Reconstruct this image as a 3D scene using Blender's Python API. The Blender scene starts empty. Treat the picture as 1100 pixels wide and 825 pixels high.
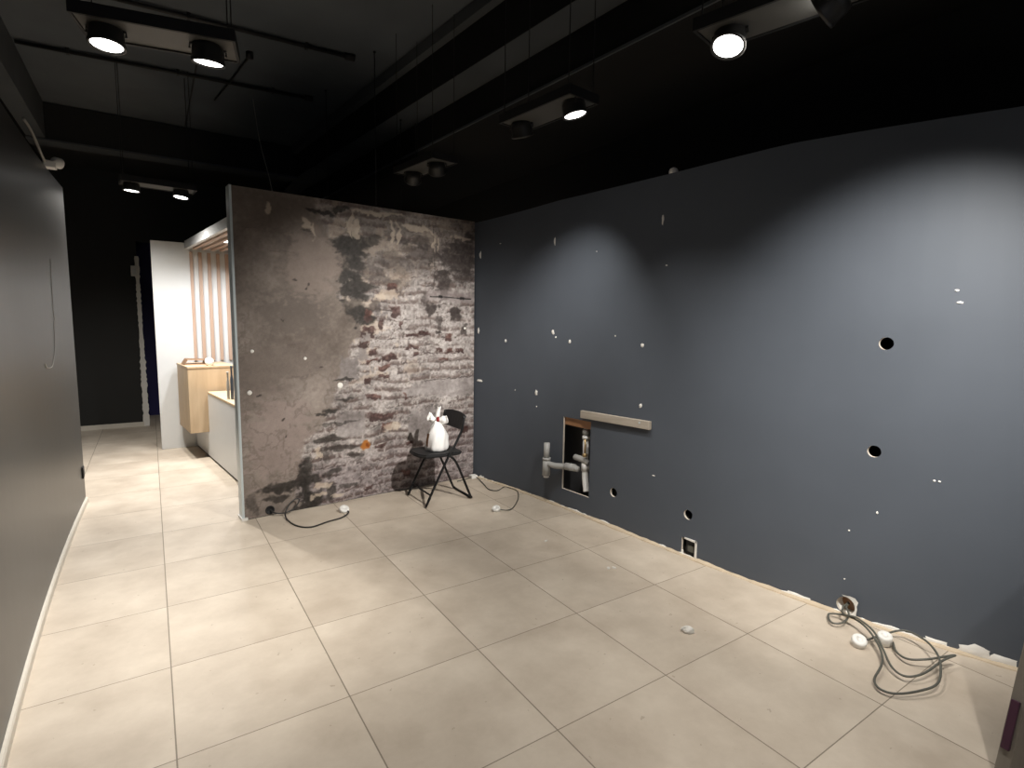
import bpy, bmesh, math, random
import numpy as np
from mathutils import Vector, Matrix, Euler

# ------------------------------------------------------------------ camera, world, exposure
SC = bpy.context.scene
COL = SC.collection
SC.view_settings.view_transform = 'Standard'
SC.view_settings.look = 'None'
SC.view_settings.gamma = 1.0
SC.view_settings.use_curve_mapping = False
SC.view_settings.exposure = 0.0
SC.cycles.use_denoising = True
SC.cycles.max_bounces = 10
SC.cycles.diffuse_bounces = 6
SC.cycles.sample_clamp_indirect = 4.0

YAW, PITCH, ROLL = 0.58648, 0.11256, -0.0150
cam_d = bpy.data.cameras.new('camera')
cam = bpy.data.objects.new('camera', cam_d)
COL.objects.link(cam)
cam_d.sensor_fit = 'HORIZONTAL'
cam_d.sensor_width = 36.0
cam_d.lens = 584.4 / 1100.0 * 36.0
cam_d.clip_start = 0.05
f_ = Vector((math.sin(YAW) * math.cos(PITCH), math.cos(YAW) * math.cos(PITCH), -math.sin(PITCH)))
r_ = Vector((math.cos(YAW), -math.sin(YAW), 0))
d_ = f_.cross(r_)
r2_ = r_ * math.cos(ROLL) + d_ * math.sin(ROLL)
d2_ = -r_ * math.sin(ROLL) + d_ * math.cos(ROLL)
m_ = Matrix((r2_, -d2_, -f_)).transposed().to_4x4()
m_.translation = Vector((-0.004, -4.467, 1.521))
cam.matrix_world = m_
SC.camera = cam

world = bpy.data.worlds.new('world')
SC.world = world
world.use_nodes = True
world.node_tree.nodes['Background'].inputs[0].default_value = (0.75, 0.82, 1.0, 1)
world.node_tree.nodes['Background'].inputs[1].default_value = 0.15

# lamp powers (W): spots hang in the ceiling fixtures built further down
P_FLOOR_LEFT = 190      # fixture over the walkway
P_FLOOR_BACK = 235      # fixture near the far wall
P_WALL_A = 105           # washes the dark wall near the corner
P_WALL_B = 450          # washes the dark wall near the camera
P_FLOOR_RIGHT = 65
P_FLOOR_GLARE = 130
P_MURAL = 720           # lights the brick mural and the chair
P_NICHE = 52

# ------------------------------------------------------------------ materials
def lin(c):
    return tuple(((x / 12.92) if x <= 0.04045 else ((x + 0.055) / 1.055) ** 2.4) for x in c)

def srgb(r, g, b):
    return lin((r / 255, g / 255, b / 255))

def mat(name, col, rough=0.5, metal=0.0, var=0.12, scale=12.0, bump=0.0, spec=0.5, emit=None, stretch=None):
    m = bpy.data.materials.new(name)
    m.use_nodes = True
    nt = m.node_tree
    b = nt.nodes['Principled BSDF']
    b.inputs['Roughness'].default_value = rough
    b.inputs['Metallic'].default_value = metal
    b.inputs['Specular IOR Level'].default_value = spec
    tc = nt.nodes.new('ShaderNodeTexCoord')
    n = nt.nodes.new('ShaderNodeTexNoise')
    n.inputs['Scale'].default_value = scale
    n.inputs['Detail'].default_value = 5
    if stretch:
        mp = nt.nodes.new('ShaderNodeMapping')
        mp.inputs['Scale'].default_value = stretch
        nt.links.new(tc.outputs['Object'], mp.inputs[0])
        nt.links.new(mp.outputs[0], n.inputs['Vector'])
    else:
        nt.links.new(tc.outputs['Object'], n.inputs['Vector'])
    mx = nt.nodes.new('ShaderNodeMix')
    mx.data_type = 'RGBA'
    lo = tuple(c * (1 - var) for c in col) + (1,)
    hi = tuple(min(1, c * (1 + var)) for c in col) + (1,)
    mx.inputs[6].default_value = lo
    mx.inputs[7].default_value = hi
    nt.links.new(n.outputs['Fac'], mx.inputs[0])
    nt.links.new(mx.outputs[2], b.inputs['Base Color'])
    if bump:
        bp = nt.nodes.new('ShaderNodeBump')
        bp.inputs['Strength'].default_value = bump
        bp.inputs['Distance'].default_value = 0.004
        nt.links.new(n.outputs['Fac'], bp.inputs['Height'])
        nt.links.new(bp.outputs['Normal'], b.inputs['Normal'])
    if emit:
        b.inputs['Emission Color'].default_value = emit[0] + (1,)
        b.inputs['Emission Strength'].default_value = emit[1]
    return m

def wood(name, c1, c2, rough=0.5, axis=(1, 1, 12), scale=2.2):
    m = mat(name, c1, rough)
    nt = m.node_tree
    b = nt.nodes['Principled BSDF']
    tc = nt.nodes.new('ShaderNodeTexCoord')
    mp = nt.nodes.new('ShaderNodeMapping')
    mp.inputs['Scale'].default_value = axis
    n = nt.nodes.new('ShaderNodeTexNoise')
    n.inputs['Scale'].default_value = scale
    n.inputs['Detail'].default_value = 8
    n.inputs['Distortion'].default_value = 0.6
    rp = nt.nodes.new('ShaderNodeValToRGB')
    rp.color_ramp.elements[0].position = 0.3
    rp.color_ramp.elements[1].position = 0.7
    rp.color_ramp.elements[0].color = c2 + (1,)
    rp.color_ramp.elements[1].color = c1 + (1,)
    nt.links.new(tc.outputs['Object'], mp.inputs[0])
    nt.links.new(mp.outputs[0], n.inputs['Vector'])
    nt.links.new(n.outputs['Fac'], rp.inputs[0])
    nt.links.new(rp.outputs[0], b.inputs['Base Color'])
    return m

def floor_material():
    m = bpy.data.materials.new('cream_floor_tiles')
    m.use_nodes = True
    nt = m.node_tree
    N = nt.nodes.new
    L = nt.links.new
    b = nt.nodes['Principled BSDF']
    geo = N('ShaderNodeNewGeometry')
    sep = N('ShaderNodeSeparateXYZ')
    L(geo.outputs['Position'], sep.inputs[0])
    def math_(op, a, c=None, d=None):
        n = N('ShaderNodeMath')
        n.operation = op
        for i, v in enumerate((a, c, d)):
            if v is None:
                continue
            if isinstance(v, (int, float)):
                n.inputs[i].default_value = v
            else:
                L(v, n.inputs[i])
        return n.outputs[0]
    def line(o, half):
        q = math_('DIVIDE', o, 0.6)
        fr = math_('FRACT', math_('ADD', q, 100.5))
        dd = math_('ABSOLUTE', math_('SUBTRACT', fr, 0.5))
        return math_('LESS_THAN', dd, half / 0.6)
    lx = line(sep.outputs[0], 0.0026)
    ly = line(sep.outputs[1], 0.0021)
    grout = math_('MAXIMUM', lx, ly)
    # per-tile tone
    cx = math_('FLOOR', math_('DIVIDE', sep.outputs[0], 0.6))
    cy = math_('FLOOR', math_('DIVIDE', sep.outputs[1], 0.6))
    cb = N('ShaderNodeCombineXYZ')
    L(cx, cb.inputs[0])
    L(cy, cb.inputs[1])
    wn = N('ShaderNodeTexWhiteNoise')
    L(cb.outputs[0], wn.inputs[0])
    addv = N('ShaderNodeVectorMath')
    addv.operation = 'ADD'
    L(geo.outputs['Position'], addv.inputs[0])
    L(wn.outputs['Color'], addv.inputs[1])
    n1 = N('ShaderNodeTexNoise')
    n1.inputs['Scale'].default_value = 3.0
    n1.inputs['Detail'].default_value = 8
    n1.inputs['Roughness'].default_value = 0.62
    L(addv.outputs[0], n1.inputs['Vector'])
    rp = N('ShaderNodeValToRGB')
    rp.color_ramp.elements[0].position = 0.32
    rp.color_ramp.elements[1].position = 0.70
    rp.color_ramp.elements[0].color = (0.42, 0.355, 0.285, 1)
    rp.color_ramp.elements[1].color = (0.57, 0.50, 0.415, 1)
    L(n1.outputs['Fac'], rp.inputs[0])
    # dust specks and dirt stains
    n2 = N('ShaderNodeTexNoise')
    n2.inputs['Scale'].default_value = 26.0
    n2.inputs['Detail'].default_value = 3
    L(geo.outputs['Position'], n2.inputs['Vector'])
    sp = math_('GREATER_THAN', n2.outputs['Fac'], 0.715)
    mx0 = N('ShaderNodeMix')
    mx0.data_type = 'RGBA'
    L(math_('MULTIPLY', sp, 0.45), mx0.inputs[0])
    L(rp.outputs[0], mx0.inputs[6])
    mx0.inputs[7].default_value = (0.25, 0.20, 0.15, 1)
    mx = N('ShaderNodeMix')
    mx.data_type = 'RGBA'
    L(math_('MULTIPLY', grout, 0.80), mx.inputs[0])
    L(mx0.outputs[2], mx.inputs[6])
    mx.inputs[7].default_value = (0.13, 0.105, 0.075, 1)
    L(mx.outputs[2], b.inputs['Base Color'])
    rr = N('ShaderNodeMapRange')
    rr.inputs[3].default_value = 0.42
    rr.inputs[4].default_value = 0.6
    L(n1.outputs['Fac'], rr.inputs[0])
    L(rr.outputs[0], b.inputs['Roughness'])
    b.inputs['Specular IOR Level'].default_value = 0.35
    bp = N('ShaderNodeBump')
    bp.inputs['Strength'].default_value = 0.25
    bp.inputs['Distance'].default_value = 0.002
    bp.invert = True
    L(grout, bp.inputs['Height'])
    L(bp.outputs['Normal'], b.inputs['Normal'])
    return m

M = {}
M['floor'] = floor_material()
M['wall'] = mat('charcoal_wall_paint', (0.074, 0.085, 0.104), 0.55, var=0.10, scale=3.0, bump=0.05, spec=0.3)
M['gloss'] = mat('charcoal_satin_panel', (0.032, 0.0315, 0.030), 0.36, var=0.18, scale=2.5, stretch=(6, 6, 0.4), spec=0.5)
M['black'] = mat('black_wall_paint', (0.024, 0.024, 0.023), 0.6, var=0.15, scale=2.0, spec=0.25)
M['soffit'] = mat('matt_black_paint', (0.016, 0.016, 0.016), 0.8, var=0.2, scale=1.5, spec=0.15)
M['ceil'] = mat('dark_grey_concrete', (0.108, 0.120, 0.132), 0.85, var=0.30, scale=1.6, bump=0.2, spec=0.2)
M['beam_grey'] = mat('grey_concrete_beam', (0.085, 0.093, 0.100), 0.85, var=0.3, scale=2.0, spec=0.2)
M['holeshade'] = mat('hole_shade_black', (0.012, 0.012, 0.013), 0.8, var=0.2)
M['cavity'] = mat('grey_board_in_cavity', (0.045, 0.045, 0.047), 0.8, var=0.2)
M['plaster'] = mat('white_filler', (0.72, 0.70, 0.66), 0.8, var=0.08, scale=30)
M['rawedge'] = mat('raw_gypsum_edge', (0.55, 0.50, 0.43), 0.85, var=0.15, scale=30)
M['screed'] = mat('beige_screed', (0.50, 0.41, 0.30), 0.85, var=0.25, scale=14)
M['skirting'] = mat('cream_skirting', (0.60, 0.56, 0.49), 0.5, var=0.06)
M['white'] = mat('white_lacquer', (0.64, 0.65, 0.65), 0.4, var=0.03)
M['alu'] = mat('pale_metal_profile', (0.52, 0.58, 0.60), 0.35, metal=0.2, var=0.06)
M['oak'] = wood('light_oak', (0.56, 0.42, 0.27), (0.47, 0.34, 0.21), axis=(8, 8, 1))
M['slat'] = wood('pinkish_wood_slat', (0.50, 0.36, 0.28), (0.42, 0.29, 0.22), axis=(20, 20, 1))
M['batten'] = wood('grey_beige_batten', (0.43, 0.38, 0.32), (0.33, 0.29, 0.24), axis=(14, 1, 14))
M['lintel'] = wood('raw_brown_wood', (0.33, 0.17, 0.08), (0.24, 0.12, 0.055), axis=(10, 1, 10))
M['lampgrey'] = mat('dark_grey_lamp_metal', (0.035, 0.034, 0.032), 0.4, metal=0.3, var=0.05)
M['tray'] = mat('black_tray_edge', (0.010, 0.010, 0.010), 0.6, var=0.05)
M['trayunder'] = mat('grey_tray_underside', (0.085, 0.083, 0.075), 0.5, var=0.06)
M['lens'] = mat('lit_lamp_glass', (0.9, 0.9, 0.9), 0.3, var=0.0, emit=((1.0, 0.97, 0.93), 9.0))
M['lensoff'] = mat('frosted_lamp_glass', (0.30, 0.29, 0.27), 0.25, var=0.05)
M['blackm'] = mat('black_chair_metal', (0.006, 0.006, 0.007), 0.4, metal=0.2, var=0.05)
M['blackp'] = mat('black_chair_plastic', (0.007, 0.007, 0.008), 0.6, var=0.1)
M['cable'] = mat('grey_green_cable', (0.085, 0.085, 0.072), 0.5, var=0.08)
M['blackcable'] = mat('black_cable', (0.022, 0.021, 0.020), 0.5, var=0.08)
M['palecable'] = mat('pale_cord', (0.42, 0.40, 0.36), 0.6, var=0.08)
M['box'] = mat('white_socket_plastic', (0.70, 0.69, 0.66), 0.45, var=0.05)
M['pvc'] = mat('grey_pvc_pipe', (0.36, 0.36, 0.35), 0.45, var=0.06)
M['pvcw'] = mat('white_pvc_pipe', (0.70, 0.70, 0.69), 0.4, var=0.05)
M['brass'] = mat('dull_brass', (0.40, 0.29, 0.15), 0.4, metal=0.7, var=0.1)
M['conduit'] = mat('black_conduit', (0.013, 0.012, 0.012), 0.6, var=0.1)
M['bag'] = mat('white_plastic_bag', (0.74, 0.73, 0.72), 0.35, var=0.06, scale=25, bump=0.3)
M['red'] = mat('red_print', (0.42, 0.05, 0.05), 0.45, var=0.15)
M['navy'] = mat('deep_navy_paint', (0.020, 0.017, 0.11), 0.6, var=0.1)
M['board'] = mat('brushed_grey_board', (0.20, 0.18, 0.155), 0.4, metal=0.25, var=0.15, scale=3, stretch=(20, 20, 0.6))
M['purple'] = mat('dark_plum_strip', (0.045, 0.012, 0.030), 0.5, var=0.1)
M['glassdark'] = mat('dark_bottle_glass', (0.10, 0.12, 0.15), 0.15, var=0.1)
M['paper'] = mat('white_paper', (0.78, 0.76, 0.72), 0.7, var=0.03)
M['tan'] = mat('tan_cardboard', (0.40, 0.25, 0.15), 0.6, var=0.1)
M['crumb'] = mat('plaster_crumb', (0.66, 0.64, 0.60), 0.85, var=0.15, scale=40)

# ------------------------------------------------------------------ helpers
def obj(name, bm, m, parent=None, smooth=False):
    me = bpy.data.meshes.new(name)
    bm.normal_update()
    bm.to_mesh(me)
    bm.free()
    o = bpy.data.objects.new(name, me)
    COL.objects.link(o)
    for mm in (m if isinstance(m, (list, tuple)) else [m]):
        me.materials.append(mm)
    if smooth:
        for p in me.polygons:
            p.use_smooth = True
    if parent is not None:
        o.parent = parent
    return o

def tag(o, label, cat, group=None):
    o['label'] = label
    o['category'] = cat
    if group:
        o['group'] = group
    return o

def thing(name, label, cat, loc=(0, 0, 0), rot=(0, 0, 0), group=None):
    o = bpy.data.objects.new(name, None)
    COL.objects.link(o)
    o.location = loc
    o.rotation_euler = rot
    o.empty_display_size = 0.1
    return tag(o, label, cat, group)

def structure(name, bm, m, smooth=False):
    o = obj(name, bm, m, None, smooth)
    o['kind'] = 'structure'
    return o

def box(bm, x0, y0, z0, x1, y1, z1, bev=0.0, mi=0):
    r = bmesh.ops.create_cube(bm, size=1.0)
    vs = r['verts']
    for v in vs:
        v.co = Vector((x0 + (v.co.x + .5) * (x1 - x0), y0 + (v.co.y + .5) * (y1 - y0), z0 + (v.co.z + .5) * (z1 - z0)))
    fs = list({f for v in vs for f in v.link_faces})
    for f in fs:
        f.material_index = mi
    if bev:
        es = list({e for v in vs for e in v.link_edges})
        bmesh.ops.bevel(bm, geom=es, offset=bev, segments=2, affect='EDGES', profile=0.6)
    return bm

def prism(bm, pts, z0, z1):
    """polygon footprint pts (x,y) counter-clockwise, extruded z0..z1"""
    lo = [bm.verts.new((x, y, z0)) for x, y in pts]
    hi = [bm.verts.new((x, y, z1)) for x, y in pts]
    n = len(pts)
    bm.faces.new(lo[::-1])
    bm.faces.new(hi)
    for i in range(n):
        bm.faces.new((lo[i], lo[(i + 1) % n], hi[(i + 1) % n], hi[i]))
    return bm

def lathe(bm, prof, seg=24, mtx=None):
    """prof: (r,z) list bottom to top around local z"""
    rings = []
    for r, z in prof:
        ring = []
        for i in range(seg):
            a = 2 * math.pi * i / seg
            co = Vector((r * math.cos(a), r * math.sin(a), z))
            ring.append(bm.verts.new(mtx @ co if mtx else co))
        rings.append(ring)
    for k in range(len(rings) - 1):
        for i in range(seg):
            j = (i + 1) % seg
            bm.faces.new((rings[k][i], rings[k][j], rings[k + 1][j], rings[k + 1][i]))
    bm.faces.new(rings[0][::-1])
    bm.faces.new(rings[-1])
    return bm

def spline(pts, n=8):
    pts = [Vector(p) for p in pts]
    P = [pts[0] * 2 - pts[1]] + pts + [pts[-1] * 2 - pts[-2]]
    out = []
    for i in range(1, len(P) - 2):
        for k in range(n):
            t = k / n
            a, b, c, d = P[i - 1], P[i], P[i + 1], P[i + 2]
            out.append(0.5 * ((2 * b) + (c - a) * t + (2 * a - 5 * b + 4 * c - d) * t * t + (3 * b - a - 3 * c + d) * t ** 3))
    out.append(pts[-1])
    return out

def tube(bm, pts, r, seg=10, smooth_n=0):
    if smooth_n:
        pts = spline(pts, smooth_n)
    pts = [Vector(p) for p in pts]
    rings = []
    up = None
    for i, p in enumerate(pts):
        t = (pts[min(i + 1, len(pts) - 1)] - pts[max(i - 1, 0)]).normalized()
        if up is None:
            up = t.orthogonal().normalized()
        up = (up - t * up.dot(t))
        if up.length < 1e-5:
            up = t.orthogonal()
        up.normalize()
        sd = t.cross(up)
        rr = r[i] if isinstance(r, (list, tuple)) else r
        rings.append([bm.verts.new(p + (up * math.cos(2 * math.pi * k / seg) + sd * math.sin(2 * math.pi * k / seg)) * rr) for k in range(seg)])
    for a, b in zip(rings[:-1], rings[1:]):
        for k in range(seg):
            bm.faces.new((a[k], a[(k + 1) % seg], b[(k + 1) % seg], b[k]))
    bm.faces.new(rings[0][::-1])
    bm.faces.new(rings[-1])
    return bm

def B():
    return bmesh.new()

def facing(d):
    """matrix whose local z points along d"""
    return Vector(d).to_track_quat('Z', 'Y').to_matrix().to_4x4()

# ------------------------------------------------------------------ room shell
def right_x(y):                       # the drywall bows gently between its studs
    y = max(-4.3, min(0.6, y))
    return 2.6415454 - 0.22276914 * y - 0.0916849 * y * y - 0.0184078 * y ** 3

def right_top(y):
    ys = [-7, -4.2, -3.64, -3.33, -2.73, -1.97, -0.91, 0.17, 1.0]
    zs = [2.46, 2.46, 2.462, 2.477, 2.507, 2.497, 2.50, 2.45, 2.45]
    return float(np.interp(y, ys, zs))

def left_x(y):
    y = max(-2.9, min(1.06, y))
    return -0.533 + 0.0115 * (y + 0.35) ** 2

bm = B()
box(bm, -2.2, -7.5, -0.12, 4.6, 8.0, 0.0)
structure('floor', bm, M['floor'])

bm = B()
box(bm, -2.2, -7.5, 3.80, 4.6, 8.0, 3.95)
structure('ceiling', bm, M['ceil'])

# thick drywall panel on the right, with real holes cut in it
def build_right_wall():
    bm = B()
    ys = np.linspace(-7.0, 0.16, 60)
    fr, ba = [], []
    for y in ys:
        x = right_x(y)
        t = right_top(y)
        fr.append((bm.verts.new((x, y, 0.0)), bm.verts.new((x, y, t))))
        ba.append((bm.verts.new((x + 0.016, y, 0.0)), bm.verts.new((x + 0.016, y, t))))
    for i in range(len(ys) - 1):
        bm.faces.new((fr[i][0], fr[i][1], fr[i + 1][1], fr[i + 1][0]))
        bm.faces.new((ba[i][0], ba[i + 1][0], ba[i + 1][1], ba[i][1]))
        bm.faces.new((fr[i][1], ba[i][1], ba[i + 1][1], fr[i + 1][1]))
        bm.faces.new((fr[i][0], fr[i + 1][0], ba[i + 1][0], ba[i][0]))
    for i in (0, -1):
        q = (fr[i][0], ba[i][0], ba[i][1], fr[i][1])
        bm.faces.new(q if i == 0 else q[::-1])
    bmesh.ops.recalc_face_normals(bm, faces=bm.faces)
    w = structure('wall_right', bm, [M['wall'], M['rawedge']])
    cut = B()
    for y, z, r in HOLES:
        mt = Matrix.Translation((right_x(y) - 0.02, y, z)) @ facing((1, 0, 0))
        lathe(cut, [(r, -0.1), (r, 0.25)], 28, mt)
    y0, y1, z0, z1 = RECESS
    box(cut, right_x(-1.18) - 0.2, y1, z0, right_x(-1.18) + 0.3, y0, z1)
    # two floor-level socket cut-outs
    box(cut, 2.70, -2.300, -0.05, 3.2, -2.195, 0.118)
    lathe(cut, [(0.044, -0.12), (0.044, 0.3)], 24, Matrix.Translation((right_x(-3.17), -3.17, 0.052)) @ facing((1, 0, 0)))
    bmesh.ops.recalc_face_normals(cut, faces=cut.faces)
    c = obj('cutter', cut, M['rawedge'])
    md = w.modifiers.new('cut', 'BOOLEAN')
    md.operation = 'DIFFERENCE'
    md.object = c
    md.solver = 'EXACT'
    try:
        md.material_mode = 'TRANSFER'
    except Exception:
        pass
    bpy.context.view_layer.update()
    dg = bpy.context.evaluated_depsgraph_get()
    me = bpy.data.meshes.new_from_object(w.evaluated_get(dg))
    w.modifiers.clear()
    w.data = me
    bpy.data.objects.remove(c, do_unlink=True)
    return w

HOLES = [(-3.242, 1.445, 0.031), (-3.233, 0.899, 0.030), (-1.589, 0.264, 0.034), (-2.232, 0.282, 0.032)]
RECESS = (-1.030, -1.335, 0.155, 0.760)
wall_right = build_right_wall()

# dark service space behind the drywall
bm = B()
box(bm, 3.55, -7.5, 0.0, 3.65, 8.0, 3.8)
structure('wall_outer_right', bm, M['soffit'])
bm = B()
box(bm, right_x(-1.2) + 0.16, -1.45, 0.0, right_x(-1.2) + 0.175, -0.80, 1.0)
obj('cavity_board', bm, M['cavity'], wall_right)
bm = B()
prism(bm, [(right_x(-1.40) + .018, -1.40), (right_x(-1.40) + .15, -1.40), (right_x(-.95) + .15, -.95), (right_x(-.95) + .018, -.95)], 0.695, 0.80)
obj('wood_lintel', bm, M['lintel'], wall_right)
def wall_spot(y, z, w, h, seedv, parent=wall_right, xfun=right_x, irregular=0.15, m='plaster', nm='filler_spot'):
    """little raised dab of filler on the right wall"""
    rnd = random.Random(seedv)
    bm = B()
    n = 14
    c0 = bm.verts.new((xfun(y) - 0.004, y, z))
    r1, r2 = [], []
    for i in range(n):
        a = 2 * math.pi * i / n
        k = 1 + rnd.uniform(-irregular, irregular)
        yy, zz = y + w / 2 * k * math.cos(a), z + h / 2 * k * math.sin(a)
        r1.append(bm.verts.new((xfun(yy) - 0.003, y + (yy - y) * .75, z + (zz - z) * .75)))
        r2.append(bm.verts.new((xfun(yy) + 0.001, yy, zz)))
    for i in range(n):
        j = (i + 1) % n
        bm.faces.new((c0, r1[j], r1[i]))
        bm.faces.new((r1[i], r1[j], r2[j], r2[i]))
    bmesh.ops.recalc_face_normals(bm, faces=bm.faces)
    return obj(nm, bm, M[m], parent, True)

for k, (y, z, w, h) in enumerate([
        (-0.878, 2.184, .020, .072), (-1.928, 2.212, .018, .072), (0.063, 2.148, .026, .075),
        (0.080, 1.44, .030, .060), (-0.284, 1.355, .026, .036), (-0.881, 1.445, .034, .040), (-0.915, 1.405, .016, .018),
        (-1.078, 1.375, .030, .038), (-1.802, 1.376, .030, .034), (-0.692, 0.919, .034, .054), (-1.809, 0.951, .028, .032),
        (0.055, 0.957, .085, .026), (-1.552, 1.434, .012, .014), (-1.974, 1.912, .020, .012),
        (-3.487, 1.697, .018, .010), (-3.501, 1.642, .024, .012), (-3.478, 0.800, .012, .010), (-3.497, 0.800, .012, .010),
        (-3.269, 0.587, .010, .016), (-3.156, 0.46, .010, .010), (-3.154, 0.192, .008, .008), (-1.946, 0.478, .026, .008),
        (-0.70, 0.80, .012, .014), (-0.42, 0.915, .012, .010), (-1.34, 2.06, .008, .010), (-0.20, 2.23, .02, .008)]):
    wall_spot(y, z, w, h, k, irregular=0.25 if max(w, h) > .02 else .1)

# torn white paint edge and raw screed strip where the skirting has been removed
def base_strip(name, m, x_in, x_out, z, amp, y0, y1, sd, parent, thick):
    rnd = random.Random(sd)
    bm = B()
    ys = np.arange(y0, y1, -0.03)
    prev = None
    w = 0
    for y in ys:
        w = 0.7 * w + 0.3 * rnd.uniform(-1, 1)
        xi = right_x(y) - x_in * (1 + w * amp)
        hz = max(0.004, z * (1 + 2.0 * w * amp))
        a = bm.verts.new((xi, y, 0.0))
        b = bm.verts.new((xi + 0.002, y, hz * thick))
        c = bm.verts.new((right_x(y) - x_out, y, hz))
        d = bm.verts.new((right_x(y) - x_out + 0.003, y, 0.0))
        if prev:
            for u, v, s, t in ((0, 1, 1, 0), (1, 2, 2, 1), (2, 3, 3, 2)):
                bm.faces.new((prev[u], prev[v], (a, b, c, d)[s], (a, b, c, d)[t]))
        prev = (a, b, c, d)
    bmesh.ops.recalc_face_normals(bm, faces=bm.faces)
    return obj(name, bm, m, parent)

tr = thing('trim_1', '', '')
for key in ('label', 'category'):
    del tr[key]
tr['kind'] = 'structure'
base_strip('screed_strip', M['screed'], 0.030, 0.000, 0.010, 0.5, 0.10, -4.6, 3, tr, 0.6)
base_strip('torn_paint_edge', M['plaster'], 0.006, 0.000, 0.010, 1.2, 0.05, -4.6, 8, tr, 0.9)
# larger lumps of filler at the near end of the wall foot
for k, (y, w, h) in enumerate([(-3.70, .16, .050), (-3.79, .12, .038), (-3.55, .12, .022), (-2.95, .18, .020), (0.02, .08, .020)]):
    wall_spot(y, 0.004 + h * .3, w, h * 1.5, 60 + k, tr, irregular=0.3, nm='filler_lump')

# left satin panel wall
bm = B()
ys = np.linspace(-7.0, 1.06, 48)
A, C = [], []
for y in ys:
    A.append((bm.verts.new((left_x(y), y, 0)), bm.verts.new((left_x(y), y, 2.50))))
    C.append((bm.verts.new((left_x(y) - .09, y, 0)), bm.verts.new((left_x(y) - .09, y, 2.50))))
for i in range(len(ys) - 1):
    bm.faces.new((A[i][0], A[i + 1][0], A[i + 1][1], A[i][1]))
    bm.faces.new((C[i][0], C[i][1], C[i + 1][1], C[i + 1][0]))
    bm.faces.new((A[i][1], A[i + 1][1], C[i + 1][1], C[i][1]))
bm.faces.new((A[-1][0], C[-1][0], C[-1][1], A[-1][1]))
bm.faces.new((A[0][0], A[0][1], C[0][1], C[0][0]))
bmesh.ops.recalc_face_normals(bm, faces=bm.faces)
structure('wall_left', bm, M['gloss'], False)

bm = B()
prev = None
for y in np.linspace(-7.0, 1.06, 48):
    x = left_x(y)
    q = [bm.verts.new(v) for v in ((x, y, 0), (x + .015, y, 0), (x + .015, y, .040), (x + .010, y, .048), (x, y, .048))]
    if prev:
        for i in range(4):
            bm.faces.new((prev[i], prev[i + 1], q[i + 1], q[i]))
    prev = q
bm.faces.new(prev)
bmesh.ops.recalc_face_normals(bm, faces=bm.faces)
structure('baseboard_left', bm, M['skirting'])

# outer left wall (black paint) with a grey concrete beam along its top
bm = B()
box(bm, -1.25, -7.5, 0, -1.0, 8.0, 3.8)
structure('wall_outer_left', bm, M['soffit'])
bm = B()
box(bm, -1.0, -7.5, 3.42, -0.84, 3.42, 3.8)
structure('beam_left', bm, M['beam_grey'])

# far wall with the doorway and its torn plaster edge
bm = B()
box(bm, -1.6, 4.65, 0, -0.11, 4.85, 3.8)
box(bm, -0.11, 4.65, 2.55, 3.6, 4.85, 3.8)
box(bm, 1.0, 4.65, 0, 3.6, 4.85, 2.55)
wall_back = structure('wall_back', bm, M['black'])
bm = B()
rnd = random.Random(5)
prev = None
for z in np.arange(0.0, 2.36, 0.03):
    w = rnd.uniform(0.035, 0.060) if z > .9 else rnd.uniform(0.05, 0.085)
    q = [bm.verts.new(v) for v in ((-0.112 - w * .45, 4.648, z), (-0.112 - w * .4, 4.636, z), (-0.108 + w * .5, 4.638, z), (-0.106 + w * .4, 4.70, z))]
    if prev:
        for i in range(3):
            bm.faces.new((prev[i], prev[i + 1], q[i + 1], q[i]))
    prev = q
bmesh.ops.recalc_face_normals(bm, faces=bm.faces)
obj('torn_plaster_edge', bm, M['plaster'], wall_back)
bm = B()
box(bm, -1.6, 5.6, 0, 3.6, 5.7, 3.8)
structure('wall_behind_doorway', bm, M['navy'])
bm = B()
box(bm, -1.6, 4.632, 0, -0.135, 4.65, 0.062)
structure('baseboard_back', bm, M['skirting'])

# ceiling beams around the raised bay (they run slightly askew to the tiles)
def beam_x(y):
    return 2.03 - 0.085 * y
def soffit_x(y):
    return 2.285 - 0.072 * y
bm = B()
prism(bm, [(beam_x(-7.4), -7.4), (3.55, -7.4), (3.55, 4.64), (beam_x(4.64), 4.64)], 3.41, 3.79)
structure('beam_right', bm, M['beam_grey'])
bm = B()
prism(bm, [(beam_x(-7.4) - .07, -7.4), (beam_x(-7.4), -7.4), (beam_x(3.42), 3.42), (beam_x(3.35) - .07, 3.35)], 3.70, 3.79)
structure('trim_2', bm, M['beam_grey'])
bm = B()
prism(bm, [(beam_x(-7.4) - .004, -7.4), (beam_x(-7.4), -7.4), (beam_x(3.42), 3.42), (beam_x(3.42) - .004, 3.42)], 3.412, 3.70)
structure('trim_3', bm, M['soffit'])
bm = B()
prism(bm, [(soffit_x(-7.4), -7.4), (3.55, -7.4), (3.55, 4.64), (soffit_x(4.64), 4.64)], 3.15, 3.409)
structure('ceiling_dropped', bm, M['soffit'])
bm = B()
prism(bm, [(soffit_x(-7.4) - .012, -7.4), (soffit_x(-7.4), -7.4), (soffit_x(4.64), 4.64), (soffit_x(4.64) - .012, 4.64)], 3.147, 3.165)
structure('trim_4', bm, M['beam_grey'])
bm = B()
box(bm, -1.0, 3.42, 3.41, 1.75, 4.64, 3.79)
structure('beam_back', bm, M['black'])
bm = B()
box(bm, -1.0, 3.405, 3.39, 1.75, 3.66, 3.412)
structure('trim_5', bm, M['beam_grey'])
# joint line in the slab
bm = B()
box(bm, 0.46, 0.6, 3.792, 0.475, 3.4, 3.801)
structure('trim_6', bm, M['conduit'])

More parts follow.
